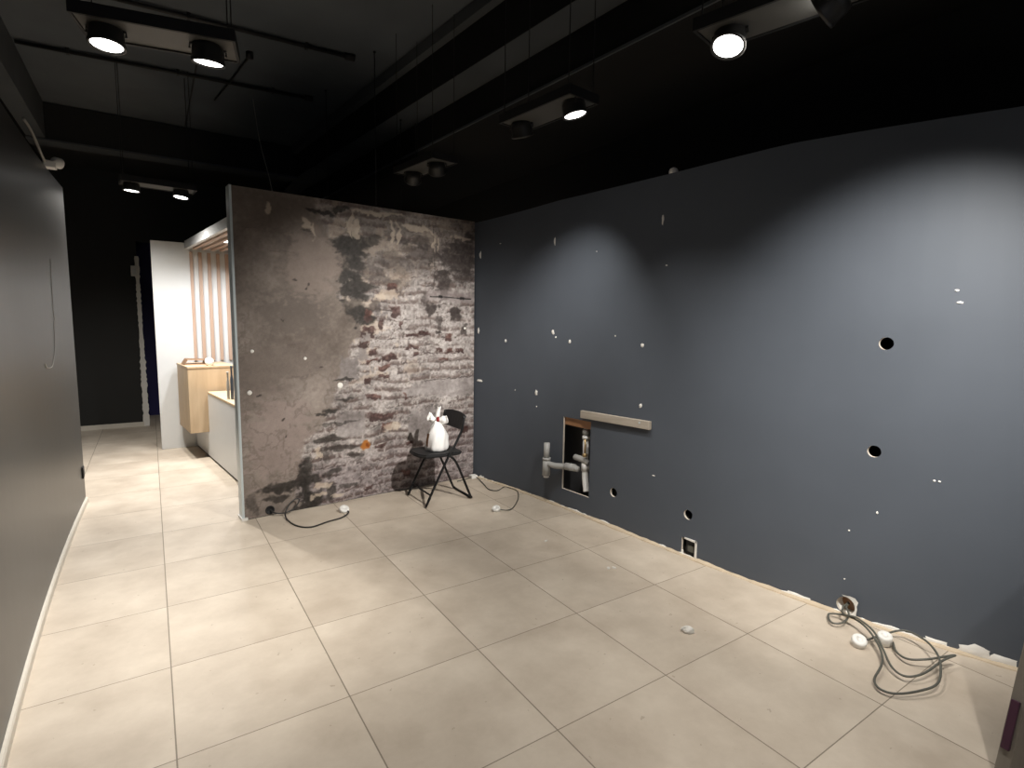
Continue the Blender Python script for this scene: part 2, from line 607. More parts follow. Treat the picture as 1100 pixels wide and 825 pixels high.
# ------------------------------------------------------------------ mural partition
PA = Vector((0.52, -0.040, 0))
PB = Vector((2.600, 0.128, 0))
PU = (PB - PA).normalized()
PN = Vector((PU.y, -PU.x, 0))          # towards the camera
PL = (PB - PA).length
PH = 2.455

def mural_colours(U, Z):
    def vnoise(fx, fz, seed):
        g = np.random.RandomState(seed).rand(256, 256)
        x, y = U * fx + 3, Z * fz + 3
        xi, yi = np.floor(x).astype(int), np.floor(y).astype(int)
        xf, yf = x - xi, y - yi
        xf = xf * xf * (3 - 2 * xf)
        yf = yf * yf * (3 - 2 * yf)
        g_ = lambda a, b: g[a % 256, b % 256]
        return (g_(xi, yi) * (1 - xf) + g_(xi + 1, yi) * xf) * (1 - yf) + (g_(xi, yi + 1) * (1 - xf) + g_(xi + 1, yi + 1) * xf) * yf
    def fbm(f, seed, o=5, rz=1.0, gain=0.58):
        s, a, tot = 0, 1.0, 0
        for k in range(o):
            s = s + a * vnoise(f * 2 ** k, f * rz * 2 ** k, seed + k)
            tot += a
            a *= gain
        return np.clip((s / tot - .5) * 1.5 + .5, 0, 1)
    def S(a, b, x):
        t = np.clip((x - a) / (b - a), 0, 1)
        return t * t * (3 - 2 * t)
    c = lambda r, g, b: np.array([r, g, b], float)
    mixc = lambda base, col, m: base * (1 - m[..., None]) + col * m[..., None]
    n1, n2, n3, n4 = fbm(2.2, 1), fbm(7, 20), fbm(20, 40), fbm(50, 60, 3)
    nh = fbm(9, 300, 5, 2.6)                      # smeared sideways
    w1, w2 = fbm(4, 80) - .5, fbm(4, 90) - .5
    Uq, Zq = U + w1 * .10 + (n3 - .5) * .045, Z + w2 * .08 + (n3 - .5) * .03
    def blot(u, z, a, b, rag=.55):
        e = 1 - np.sqrt(((Uq - u) / (a * 1.5)) ** 2 + ((Zq - z) / (b * 1.5)) ** 2)
        return S(.0, .42, e + (nh - .5) * rag + (n3 - .5) * rag * .8)
    def rect(u0, u1, z0, z1, e=.012, ww=.03):
        uu_, zz_ = U + w2 * ww + (n3 - .5) * ww * .6, Z + w1 * ww + (n3 - .5) * ww * .6
        return S(0, e, uu_ - u0) * S(0, e, u1 - uu_) * S(0, e, zz_ - z0) * S(0, e, z1 - zz_)
    # -------- plaster on the left
    pl = c(118, 108, 101) + (n1[..., None] - .5) * c(40, 40, 40) + (n2[..., None] - .5) * c(22, 21, 20) + (n4[..., None] - .5) * 16
    pl = mixc(pl, c(94, 85, 79), .65 * blot(.44, 1.58, .20, .15, .9))
    pl = mixc(pl, c(96, 86, 78), .5 * blot(.30, 2.30, .34, .10, .9))
    pl = mixc(pl, c(136, 122, 114), .6 * blot(.56, 1.95, .16, .26, .8))
    pl = mixc(pl, c(146, 131, 126), .55 * blot(.28, .60, .20, .26, .8))
    pl = mixc(pl, c(104, 94, 88), .5 * blot(.25, 1.15, .30, .14, .9))
    pl = mixc(pl, c(88, 78, 72), .35 * (1 - S(.02, .05, np.abs(n2 - .5))) * S(.45, .6, n1))
    # -------- brickwork on the right
    ch, bl = 0.0755, 0.215
    Zw, Uw = Z + w1 * .030 + (n3 - .5) * .022 + (n2 - .5) * .03, U + w2 * .035 + (n3 - .5) * .025
    row = np.floor(Zw / ch).astype(int)
    rj = np.random.RandomState(7).rand(64)
    off = (row % 2) * bl * .5 + rj[row % 64] * .05
    colm = np.floor((Uw + off) / bl).astype(int)
    fz, fu = Zw / ch - row, (Uw + off) / bl - colm
    bid = np.random.RandomState(3).rand(64, 64)[row % 64, colm % 64]
    bid2 = np.random.RandomState(4).rand(64, 64)[row % 64, colm % 64]
    edge = np.minimum(np.minimum(fz, 1 - fz) * ch, np.minimum(fu, 1 - fu) * bl)
    inside = S(.002, .016, edge + (n4 - .5) * .012)
    br = c(140, 133, 130) + (bid[..., None] - .5) * c(34, 34, 33) + (n2[..., None] - .5) * c(50, 49, 48) + (n4[..., None] - .5) * c(46, 44, 43) + (n3[..., None] - .5) * c(44, 42, 41)
    br = mixc(br, c(172, 165, 161), .50 * (1 - inside))
    wash = S(.25, .70, np.exp(-(((U - 1.60) / .62) ** 2 + ((Z - 1.36) / .42) ** 2)) + w2 * .9 + (n2 - .5) * .4)
    br = mixc(br, c(172, 165, 162) + (n4[..., None] - .5) * 34 + (n2[..., None] - .5) * 26, .66 * wash)
    # brown lower edges of the bricks, ragged
    lens_ = S(.47, .60, nh * .55 + bid2 * .35 + (n3 - .5) * .5 + .12) * inside * S(.75, .25, fz)
    br = mixc(br, c(88, 74, 70), .88 * lens_ * (1 - .3 * wash))
    under = (1 - S(.0, .012, np.abs(fz * ch - .006) + (n3 - .36) * .034)) * S(.46, .60, fbm(6, 130))
    br = mixc(br, c(78, 68, 66), .85 * under)
    vert_ = (1 - S(.0, .011, np.minimum(fu, 1 - fu) * bl + (n3 - .36) * .032)) * S(.42, .54, fbm(6, 150))
    br = mixc(br, c(92, 81, 78), .75 * vert_)
    crack = (1 - S(.012, .035, np.abs(fbm(8, 170, 4) - .5))) * S(.45, .6, fbm(3, 180))
    br = mixc(br, c(90, 79, 76), .65 * crack)
    curl = (1 - S(.010, .03, np.abs(fbm(14, 270, 3) - .52)))
    br = mixc(br, c(196, 184, 176), .45 * curl * S(.4, .6, fbm(4, 290)))
    cell = np.abs(fbm(17, 400, 3, 1.7) - .5)
    br = mixc(br, c(84, 74, 70), .7 * (1 - S(.008, .035, cell)) * S(.44, .56, fbm(5, 410)) * (1 - .3 * wash))
    br = br + ((n4 - .5) * 22 + (fbm(90, 420, 2) - .5) * 12)[..., None]
    up = S(1.72, 2.0, Z + w1 * .5 - .16 * S(1.2, 1.9, U))
    br = mixc(br, (br * .55 + c(114, 101, 92) * .45) * (.80 + .25 * n2[..., None]), .85 * up)
    br = mixc(br, c(160, 145, 130), .45 * up * S(.58, .70, fbm(8, 310, 5)))
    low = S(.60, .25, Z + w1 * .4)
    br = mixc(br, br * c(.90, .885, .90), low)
    cream = S(.54, .62, fbm(11, 210, 4) * .8 + .24 * np.exp(-(((U - 1.03) / .20) ** 2 + ((Z - 1.62) / .24) ** 2)))
    br = mixc(br, c(190, 174, 158), .62 * cream * S(.9, 1.1, Z) * S(2.0, 1.8, Z) * S(1.7, 1.2, U))
    # -------- ragged edge between the two
    zz = [0, .1, .3, .5, .7, .95, 1.2, 1.4, 1.55, 1.7, 1.9, 2.1, 2.3, 2.46]
    uu = [.42, .41, .44, .50, .60, .74, .84, .90, .88, .80, .80, .80, .66, .60]
    bound = np.interp(Z, zz, uu)
    k = S(-.03, .03, U - bound + w1 * .14 + (n2 - .5) * .06 + (n3 - .5) * .06)
    C_ = pl * (1 - k[..., None]) + br * k[..., None]
    # grey cement repairs
    for r in [(1.50, 2.09, .815, .985), (1.30, 1.53, .84, .96), (1.37, 1.66, .40, .72), (.93, 1.06, 1.16, 1.40), (.74, .94, 1.00, 1.22), (.72, .98, .54, .74)]:
        C_ = mixc(C_, c(132, 125, 123) + (n1[..., None] - .5) * 60 + (n2[..., None] - .5) * 50 + (n4[..., None] - .5) * 18, .85 * rect(*r, .03, .09))
    C_ = mixc(C_, c(70, 62, 61), .85 * rect(1.54, 2.09, .975, .990, .006, .05))
    # dark mould along the edge
    dark = c(42, 38, 35)
    for (u, z, a, b, s) in [(.87, 2.02, .09, .16, .75), (.90, 1.70, .07, .16, .6), (.85, 2.14, .13, .045, .95), (.88, 2.06, .09, .05, .9), (.90, 1.97, .08, .07, .92), (.82, 1.86, .08, .03, .85), (.93, 1.80, .10, .045, .95),
                            (.86, 1.74, .07, .03, .85), (.93, 1.57, .08, .04, .95), (.97, 1.50, .07, .045, .95), (.96, 1.70, .05, .05, .8), (.66, 2.36, .10, .014, .95), (.78, 2.40, .08, .02, .85), (.98, 2.06, .05, .02, .8), (1.02, 2.20, .08, .04, .7),
                            (.33, .205, .15, .035, .95), (.24, .135, .08, .018, .85), (.47, .20, .045, .14, .95), (.50, .07, .07, .05, .95), (.52, .34, .04, .08, .8), (.44, .03, .10, .02, .85), (.56, .22, .04, .03, .8),
                            (.68, .545, .10, .022, .8), (.66, .77, .06, .018, .9), (.56, .745, .07, .013, .8), (.80, .47, .10, .02, .7), (.90, .40, .06, .02, .6), (.70, .26, .05, .03, .7), (.80, .14, .08, .02, .6), (.66, .10, .04, .06, .7),
                            (.52, 2.20, .03, .02, .6), (.80, 1.03, .06, .010, .85), (.78, .87, .05, .012, .85), (.06, .10, .04, .08, .5), (.72, .66, .14, .010, .6), (.64, .42, .03, .06, .5)]:
        C_ = mixc(C_, dark + (n4[..., None] - .5) * 24, s * .92 * blot(u, z, a, b))
    # soot patches upper right and the recessed iron bar
    for (u, z, a, b, s) in [(1.84, 2.10, .20, .11, .85), (1.95, 2.18, .12, .07, .85), (1.55, 2.13, .16, .08, .5), (1.72, 1.86, .05, .12, .8), (1.50, 2.24, .10, .05, .65), (1.92, 1.95, .12, .06, .6),
                            (1.60, 1.64, .04, .035, .9), (1.87, 1.60, .05, .04, .95), (1.69, 1.53, .045, .06, .65), (1.98, 1.46, .03, .04, .75), (1.40, 1.99, .18, .05, .3), (1.53, 1.72, .03, .06, .6),
                            (1.67, 1.44, .04, .015, .9), (1.25, 2.05, .12, .05, .35), (1.08, 1.93, .10, .04, .4), (1.2, 1.86, .12, .03, .5), (1.3, 2.2, .1, .02, .6), (2.0, 2.32, .04, .05, .7), (1.06, 1.62, .04, .05, .6)]:
        C_ = mixc(C_, c(60, 53, 51) + (n4[..., None] - .5) * 26, s * blot(u, z, a, b, .7))
    C_ = mixc(C_, c(140, 130, 129), .6 * rect(1.56, 2.09, 1.685, 1.80, .02, .04))
    for r in [(1.60, 2.05, 1.728, 1.742), (1.69, 1.74, 1.722, 1.750), (1.92, 1.97, 1.722, 1.750)]:
        C_ = mixc(C_, c(26, 24, 24), .95 * rect(*r, .005, .012))
    C_ = mixc(C_, c(66, 59, 57), .8 * rect(1.640, 1.655, 1.80, 2.36, .005, .04))
    # bare red bricks
    for k_, (u, z, a, b) in enumerate([(1.27, 1.815, .060, .036), (1.26, 1.61, .060, .044), (.985, 1.415, .085, .036), (1.00, 1.53, .040, .060), (1.52, 1.42, .055, .022), (1.43, 1.40, .055, .020), (1.79, 1.40, .050, .034),
                            (1.42, 1.275, .070, .022), (1.66, 1.27, .038, .024), (1.78, 1.265, .050, .032), (1.90, 1.26, .050, .024), (1.46, 1.22, .030, .022), (1.73, 1.18, .060, .022), (1.06, 1.28, .06, .03),
                            (1.12, .690, .150, .032), (1.17, .61, .05, .034), (.96, 1.00, .035, .03), (.97, .87, .05, .03), (1.05, .87, .05, .03), (1.12, .44, .06, .020), (1.20, 1.20, .10, .035), (1.16, 1.11, .06, .03),
                            (1.14, 1.04, .09, .02), (1.4, .42, .05, .02), (1.35, .15, .04, .03), (.98, .08, .035, .02), (1.97, .50, .04, .03), (1.36, .85, .012, .035), (1.30, 1.50, .02, .05), (1.12, 1.48, .03, .05), (1.05, 1.20, .07, .02), (.98, 1.34, .04, .02)]):
        col = c(66, 45, 42) if k_ % 3 else c(86, 58, 52)
        q = 1 - np.maximum(np.abs(Uq - u) / a, np.abs(Zq - z) / b)
        sh = S(.02, .40, q + (n3 - .5) * .5 + (n4 - .5) * .5)
        C_ = mixc(C_, col + (n4[..., None] - .5) * 60 + (n2[..., None] - .5) * 30, .85 * sh)
        C_ = mixc(C_, c(52, 40, 38), .6 * sh * S(.0, .5, (z - Zq) / b + (n3 - .5)))
    C_ = mixc(C_, c(160, 98, 40), .95 * blot(1.005, .485, .030, .030, .3))
    C_ = mixc(C_, c(110, 54, 14), .8 * blot(1.020, .482, .012, .012, .3))
    # pale scabs
    for (u, z, a, b) in [(.885, 2.28, .014, .07), (.925, 2.27, .012, .06), (1.21, 2.26, .016, .08), (1.27, 2.24, .014, .08), (1.63, 2.24, .016, .08), (1.68, 2.23, .010, .07), (1.45, 2.335, .12, .016),
                         (.51, 2.25, .035, .035), (.57, 2.21, .014, .06), (.24, 2.33, .016, .024), (1.24, .60, .06, .035), (1.13, 1.72, .04, .02), (.62, .16, .05, .02), (.60, .44, .010, .045), (1.10, 2.395, .20, .012), (1.9, 2.31, .10, .014),
                         (.58, .09, .04, .012), (.72, .06, .05, .012)]:
        C_ = mixc(C_, c(192, 177, 160), .72 * blot(u, z, a, b, .6))
    # pits in the plaster
    for (u, z, a) in [(.44, 1.80, .014), (.53, 1.765, .014), (.525, 1.735, .010), (.34, 1.52, .010), (.14, .95, .011), (.30, .72, .010), (.32, .60, .008), (.18, .985, .006), (.62, 1.12, .010), (.42, .24, .02)]:
        C_ = mixc(C_, c(52, 45, 42), .8 * (1 - S(a * .6, a * 1.3, np.hypot(Uq - u - .0, Zq - z))))
    for (u0, u1, z) in [(.24, .42, 2.02), (.36, .50, 1.33), (.05, .3, 2.18)]:
        C_ = mixc(C_, c(84, 74, 70), .5 * rect(u0, u1, z - .005, z + .005, .004, .03))
    return np.clip(C_, 12, 232)

NU, NZ = 330, 390
us = np.linspace(0, PL, NU)
zs_ = np.linspace(0, PH, NZ)
U, Z = np.meshgrid(us, zs_)
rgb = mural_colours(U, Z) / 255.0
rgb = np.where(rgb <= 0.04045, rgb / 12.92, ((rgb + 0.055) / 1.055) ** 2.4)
MURAL_GAIN = 1.0

partition = thing('trim_7', '', '')
for key in ('label', 'category'):
    del partition[key]
partition.name = 'wall_partition'
partition['kind'] = 'structure'
me = bpy.data.meshes.new('printed_mural')
X = PA.x + PU.x * U + PN.x * 0.002
Y = PA.y + PU.y * U + PN.y * 0.002
co = np.stack([X, Y, Z + 0.004], -1).reshape(-1, 3)
idx = np.arange(NU * NZ).reshape(NZ, NU)
faces = np.stack([idx[:-1, :-1], idx[:-1, 1:], idx[1:, 1:], idx[1:, :-1]], -1).reshape(-1, 4)
me.from_pydata(co.tolist(), [], faces.tolist())
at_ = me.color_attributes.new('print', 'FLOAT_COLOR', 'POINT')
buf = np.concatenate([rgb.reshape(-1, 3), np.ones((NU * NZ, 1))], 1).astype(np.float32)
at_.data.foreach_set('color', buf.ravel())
mural = bpy.data.objects.new('printed_mural', me)
COL.objects.link(mural)
mural.parent = partition
mm = bpy.data.materials.new('brick_print_wallpaper')
mm.use_nodes = True
nt = mm.node_tree
b = nt.nodes['Principled BSDF']
b.inputs['Roughness'].default_value = 0.6
b.inputs['Specular IOR Level'].default_value = 0.25
ca = nt.nodes.new('ShaderNodeVertexColor')
ca.layer_name = 'print'
nz = nt.nodes.new('ShaderNodeTexNoise')
nz.inputs['Scale'].default_value = 160
tcn = nt.nodes.new('ShaderNodeTexCoord')
nt.links.new(tcn.outputs['Object'], nz.inputs['Vector'])
mr = nt.nodes.new('ShaderNodeMapRange')
mr.inputs[3].default_value = 0.82 * MURAL_GAIN
mr.inputs[4].default_value = 1.18 * MURAL_GAIN
nt.links.new(nz.outputs['Fac'], mr.inputs[0])
vm = nt.nodes.new('ShaderNodeVectorMath')
vm.operation = 'SCALE'
nt.links.new(ca.outputs['Color'], vm.inputs[0])
nt.links.new(mr.outputs[0], vm.inputs['Scale'])
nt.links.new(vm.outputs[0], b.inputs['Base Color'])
me.materials.append(mm)

PT = 0.10
def pp(u, n, z):                       # point on the partition: along, out towards the camera, up
    return PA + PU * u + PN * n + Vector((0, 0, z))
bm = B()
prism(bm, [pp(0, -PT, 0).xy, pp(0, 0, 0).xy, pp(PL, 0, 0).xy, pp(PL, -PT, 0).xy], 0.0, PH + .003)
obj('partition_core', bm, M['black'], partition)
bm = B()
prism(bm, [pp(-.012, -PT, 0).xy, pp(-.012, .006, 0).xy, pp(0.004, .006, 0).xy, pp(0.004, -PT, 0).xy], 0.012, PH + .006)
obj('edge_profile', bm, M['alu'], partition)
bm = B()
prism(bm, [pp(-.02, -PT - .01, 0).xy, pp(-.02, .016, 0).xy, pp(0.024, .016, 0).xy, pp(0.024, -PT - .01, 0).xy], 0.0, 0.02)
obj('edge_foot', bm, M['box'], partition)
for k, (u, z, r) in enumerate([(.072, .971, .018), (.485, 1.216, .013), (.76, .985, .026), (1.98, 1.46, .012), (.10, 1.28, .014)]):
    rnd = random.Random(k)
    bm = B()
    mt = Matrix.Translation(pp(u, .002, z)) @ facing(PN)
    lathe(bm, [(r * 1.0, 0.0), (r * .85, .004), (r * .4, .0055)], 14, mt)
    obj('filler_spot', bm, M['plaster'], partition, True)
bm = B()
lathe(bm, [(.034, 0), (.034, .004), (.026, .004), (.026, .0025), (.001, .0022)], 24, Matrix.Translation(pp(.185, .002, .045)) @ facing(PN))
obj('cable_hole_disc', bm, M['holeshade'], partition, True)  # shallow near-black disc, the shade inside the hole is put into its colour

# ------------------------------------------------------------------ reception corner behind the partition
bm = B()
box(bm, 0.045, 2.90, 0.0, 0.415, 2.98, 2.37, 0.004)
structure('wall_reception', bm, M['white'])
bm = B()
box(bm, 0.415, 2.935, 0.0, 2.5, 2.98, 2.37)
nb = structure('wall_reception_niche', bm, M['white'])

t = thing('reception_canopy', 'white overhead canopy with wood slats above the reception desk', 'canopy', (0.372, 2.90, 2.315), (0, 0, 0.113))
bm = B()
box(bm, 0.0, -2.45, 0.015, 1.9, -0.005, 0.075, 0.003)
obj('canopy_box', bm, M['white'], t)
bm = B()
box(bm, 0.0, -2.45, -0.015, 0.035, -0.005, 0.0148)
obj('canopy_fascia', bm, M['white'], t)
for i in range(8):
    bm = B()
    box(bm, 0.075 + i * .092, -2.44, -0.012, 0.112 + i * .092, -0.03, 0.0148)
    obj('ceiling_slat', bm, M['slat'], t)
for i, (x, y) in enumerate(((0.228, -2.0), (0.228, -0.9), (0.78, -1.5))):
    bm = B()
    lathe(bm, [(.030, -0.006), (.034, -.003), (.034, .0148)], 20, Matrix.Translation((x + .004, y, 0)))
    dl = obj('downlight', bm, M['lens'], t)
    ld = bpy.data.lights.new('downlight_glow', 'SPOT')
    ld.energy = P_NICHE
    ld.spot_size = math.radians(165)
    ld.spot_blend = 0.5
    ld.shadow_soft_size = 0.05
    ld.color = (0.97, 0.98, 1.0)
    lo = bpy.data.objects.new('downlight_glow', ld)
    COL.objects.link(lo)
    lo.parent = t
    lo.location = (x + .004, y, -0.03)

t = thing('slat_panel', 'row of upright pinkish wood slats on the white wall behind the desk', 'wall panel', (0.36, 2.93, 1.02))
for i in range(9):
    bm = B()
    box(bm, 0.052 + i * .092, -0.022, 0.0, 0.088 + i * .092, 0.004, 1.255, 0.002)
    obj('wall_slat', bm, M['slat'], t)

t = thing('reception_desk', 'white reception desk front half hidden by the mural wall', 'desk', (0.45, 0.55, 0))
def desk_x(y):
    return 0.400 + (2.86 - y) * 0.1136
off = Vector((0.45, 0.55))
def desk_poly(y0, y1, inset, wide):
    return [(desk_x(y0) + inset - off.x, y0 - off.y), (desk_x(y1) + inset - off.x, y1 - off.y), (desk_x(y1) + wide - off.x, y1 - off.y), (desk_x(y0) + wide - off.x, y0 - off.y)]
bm = B()
prism(bm, desk_poly(2.16, 0.95, 0.0, .50), 0.281, 0.715)
prism(bm, desk_poly(2.88, 0.95, 0.0, .50), 0.025, 0.281)
obj('desk_front', bm, M['white'], t)
bm = B()
prism(bm, desk_poly(2.88, 0.95, 0.012, .48), 0.0, 0.025)
obj('plinth', bm, M['blackp'], t)
bm = B()
prism(bm, desk_poly(2.16, 0.94, -.004, .52), 0.715, 0.735)
obj('desk_top', bm, M['oak'], t)

t = thing('oak_cabinet', 'light oak box cabinet hung on the white desk end', 'cabinet', (0.305, 2.18, 0.290), (0, 0, 0.113))
bm = B()
box(bm, 0.0, 0.0, 0.0, 0.46, 0.64, 0.695, 0.003)
obj('body', bm, M['oak'], t)
bm = B()
box(bm, -0.004, -0.004, 0.695, 0.464, 0.644, 0.715, 0.002)
obj('top_board', bm, M['oak'], t)

t = thing('document_tray', 'open tan tray on top of the oak cabinet', 'tray', (0.295, 2.42, 1.005), (0, 0, .113))
bm = B()
box(bm, 0, 0, 0, .20, .20, .008)
obj('tray_base', bm, M['tan'], t)
bm = B()
vs = [bm.verts.new(v) for v in ((-.01, 0, .0), (.03, 0, .055), (.22, 0, .045), (.20, 0, 0), (-.01, .2, .0), (.03, .2, .065), (.22, .2, .055), (.20, .2, 0))]
for q in ((0, 4, 5, 1), (1, 5, 6, 2), (2, 6, 7, 3)):
    bm.faces.new([vs[i] for i in q])
r = bmesh.ops.solidify(bm, geom=bm.faces[:], thickness=.006)
obj('tray_lid', bm, M['tan'], t)
bm = B()
lathe(bm, [(.012, 0), (.042, 0), (.042, .11), (.012, .11)], 24, Matrix.Translation((0.52, 2.26, 1.048)) @ facing((0, 1, 0)))
tag(obj('paper_roll', bm, M['paper'], None, True), 'white paper roll lying on the oak cabinet beside the tray', 'paper roll')
for k, (x, y, h, r, m, lab) in enumerate([(0.635, 1.42, .33, .014, 'glassdark', 'tall dark grey bottle on the desk right at the mural wall edge'),
                                     (0.605, 1.46, .27, .012, 'palecable', 'slim pale bottle on the desk left of the dark bottle')]):
    bm = B()
    lathe(bm, [(r, 0), (r * 1.05, .01), (r * 1.05, h * .6), (r * .6, h * .72), (r * .6, h * .93), (r * .75, h * .94), (r * .75, h)], 16, Matrix.Translation((x, y, .735)))
    tag(obj('bottle', bm, M[m], None, True), lab, 'bottle', 'bottles on the reception desk')

# ------------------------------------------------------------------ twin spotlight fixtures
def make_fixture(label, cx, cy, z, rotz, lamps, length=.60, width=.23, wires_to=3.80):
    """lamps: list of (offset along, target or None, power, lit look, spot angle)"""
    t = thing('twin_spotlight', label, 'spotlight', (cx, cy, z), (0, 0, rotz), 'suspended twin spotlights')
    bm = B()
    h = .05
    L2, W2 = length / 2, width / 2
    for q in ((-L2, -W2, 0, L2, -W2 + .012, h), (-L2, W2 - .012, 0, L2, W2, h), (-L2, -W2 + .012, 0, -L2 + .012, W2 - .012, h), (L2 - .012, -W2 + .012, 0, L2, W2 - .012, h)):
        box(bm, *q)
    obj('tray_frame', bm, M['tray'], t)
    bm = B()
    box(bm, -L2 + .012, -W2 + .012, .006, L2 - .012, W2 - .012, .03)
    obj('tray_plate', bm, M['trayunder'], t)
    for sx in (-1, 1):
        for sy in (-1, 1):
            bm = B()
            tube(bm, [(sx * (L2 - .03), sy * (W2 - .02), h), (sx * (L2 - .03), sy * (W2 - .02), wires_to - z)], .0028, 6)
            obj('suspension_wire', bm, M['conduit'], t)
    rot_inv = Matrix.Rotation(-rotz, 4, 'Z')
    for (off, target, power, lit, ang) in lamps:
        lp = Vector((off, 0, -.020))
        wp = Matrix.Rotation(rotz, 4, 'Z') @ lp + Vector((cx, cy, z))
        aim_w = (Vector(target) - wp).normalized()
        aim = (rot_inv @ aim_w.to_4d()).to_3d() if False else (Matrix.Rotation(-rotz, 3, 'Z') @ aim_w)
        mt = Matrix.Translation(lp) @ facing(aim)
        bm = B()
        lathe(bm, [(.030, -.045), (.056, -.036), (.064, -.015), (.066, .03), (.070, .034), (.070, .046), (.062, .046), (.060, .036)], 28, mt)
        head = obj('lamp_head', bm, M['lampgrey'], t, True)
        bm = B()
        tube(bm, [(off, 0, .05), (off, 0, .0)], .012, 10)
        for s in (-1, 1):
            side = (mt.to_3x3() @ Vector((s, 0, 0)))
            tube(bm, [(off, 0, .004), Vector((off, 0, .002)) + Vector((side.x, side.y, 0)).normalized() * .072, lp + Vector((side.x, side.y, 0)).normalized() * .072], .005, 6)
        obj('yoke', bm, M['lampgrey'], head)
        bm = B()
        lathe(bm, [(.058, .036), (.058, .040), (.030, .043)], 28, mt)
        obj('lens', bm, M['lens'] if lit else M['lensoff'], head, True)
        if power:
            ld = bpy.data.lights.new('spot_beam', 'SPOT')
            ld.energy = power
            ld.spot_size = math.radians(ang)
            ld.spot_blend = 1.0
            ld.shadow_soft_size = 0.035
            ld.color = (1.0, 0.955, 0.885)
            lo = bpy.data.objects.new('spot_beam', ld)
            COL.objects.link(lo)
            lo.parent = t
            lo.matrix_local = Matrix.Translation(lp + aim * .07) @ (-aim).to_track_quat('Z', 'Y').to_matrix().to_4x4()
    return t

ZF = 2.725
make_fixture('twin spotlight tray over the walkway with both lamps lit, nearest on the left', 0.10, -1.50, ZF, -0.21,
             [(-.20, (-.15, -1.65, 0), P_FLOOR_LEFT, True, 72), (.18, (.27, -1.15, 0), P_FLOOR_LEFT, True, 68)])
make_fixture('small far twin spotlight with both lamps lit in front of the back wall', 0.13, 1.76, ZF, 0.10,
             [(-.21, (-.25, 1.75, 0), P_FLOOR_BACK, True, 158), (.18, (.05, 1.55, 0), P_FLOOR_BACK, True, 84)])
make_fixture('twin spotlight beside the dark wall with only its near lamp glowing', 1.98, -1.80, ZF, -1.46,
             [(-.22, (2.83, -1.00, 0.95), P_WALL_A, True, 78), (.22, (2.50, -2.35, 0), P_FLOOR_RIGHT, True, 90)])
make_fixture('unlit looking twin spotlight just above the top of the brick mural wall', 1.88, -0.33, ZF, -1.45,
             [(-.18, (2.3, 1.2, 1.6), 0, False, 60), (.18, (2.6, 0.6, 1.6), 0, False, 60)])
make_fixture('twin spotlight at the top with one lamp glaring straight at the viewer', 2.10, -3.14, ZF, -1.35,
             [(-.19, (1.35, -3.15, 0.9), P_FLOOR_GLARE, True, 130), (.19, (1.75, .06, 0.95), P_MURAL, True, 52)])
# unseen entrance fixtures: one read off the wall wash, one added for floor light
make_fixture('twin spotlight over the entrance behind the viewer', 1.72, -4.40, ZF, -1.44,
             [(-.19, (3.03, -3.22, 1.18), P_WALL_B, True, 63), (.19, (2.5, -4.2, 0), P_FLOOR_RIGHT * 1.5, True, 90)])
make_fixture('added unseen twin spotlight behind the viewer for the walkway floor', 0.15, -4.9, ZF, -0.2,
             [(-.2, (-.1, -3.2, 0), P_FLOOR_LEFT * .25, True, 95), (.2, (.9, -3.2, 0), P_FLOOR_LEFT * .15, True, 95)])

# thin wires hanging down behind the mural wall
for k, (x, y, zt, zb, lab) in enumerate([(1.71, 0.31, 3.80, 2.3, 'thin black wire hanging left of the small unlit spotlight, nearer of two'),
                                         (1.58, 1.36, 3.80, 2.3, 'thin black wire hanging left of the small unlit spotlight, farther of two'),
                                         (2.06, 0.60, 3.40, 2.3, 'thin black wire dropping behind the mural wall top, left of two'),
                                         (2.22, 0.62, 3.40, 2.3, 'thin black wire dropping behind the mural wall top, right of two')]):
    bm = B()
    tube(bm, [(x, y, zt), (x, y, zb)], .004, 6)
    lathe(bm, [(.012, -.012), (.012, 0)], 10, Matrix.Translation((x, y, zt)))
    tag(obj('hanging_wire', bm, M['conduit'], None, True), lab, 'wire', 'wires hanging behind the mural wall')
bm = B()
tube(bm, [(0.98, 1.87, 3.80), (0.95, 1.35, 3.2), (0.88, 0.55, 2.7), (0.84, 0.12, 2.40)], .0035, 6, 6)
tag(obj('pale_cord', bm, M['palecable'], None, True), 'thin pale cord hanging from the ceiling to the mural wall top', 'cord')

# conduits and hooks on the raised ceiling
for k, (x0, y0, x1, y1, lab) in enumerate([(-0.85, 0.64, 1.56, 0.48, 'dark ceiling conduit, the nearer of the two long ones'), (-0.82, 1.83, 1.48, 1.60, 'dark ceiling conduit, the farther of the two long ones')]):
    t = thing('ceiling_conduit', lab, 'conduit', (x0, y0, 3.775))
    d = Vector((x1 - x0, y1 - y0, 0))
    bm = B()
    tube(bm, [(0, 0, 0), d], .016, 10)
    obj('tube', bm, M['conduit'], t, True)
    bm = B()
    tube(bm, [d - d.normalized() * .05, d + d.normalized() * .03], .028, 12)
    obj('end_cap', bm, M['conduit'], t, True)
    for f in (.15, .5, .85):
        bm = B()
        box(bm, d.x * f - .012, d.y * f - .022, -.02, d.x * f + .012, d.y * f + .022, .025)
        obj('clip', bm, M['conduit'], t)
bm = B()
tube(bm, [(0.83, 0.95, 3.77), (0.76, 1.6, 3.775), (0.68, 2.26, 3.785)], .009, 8, 4)
lathe(bm, [(.03, -.05), (.03, .0)], 12, Matrix.Translation((0.83, 0.95, 3.80)))
tag(obj('ceiling_cable', bm, M['conduit'], None, True), 'short diagonal cable with a round box on the ceiling', 'cable')

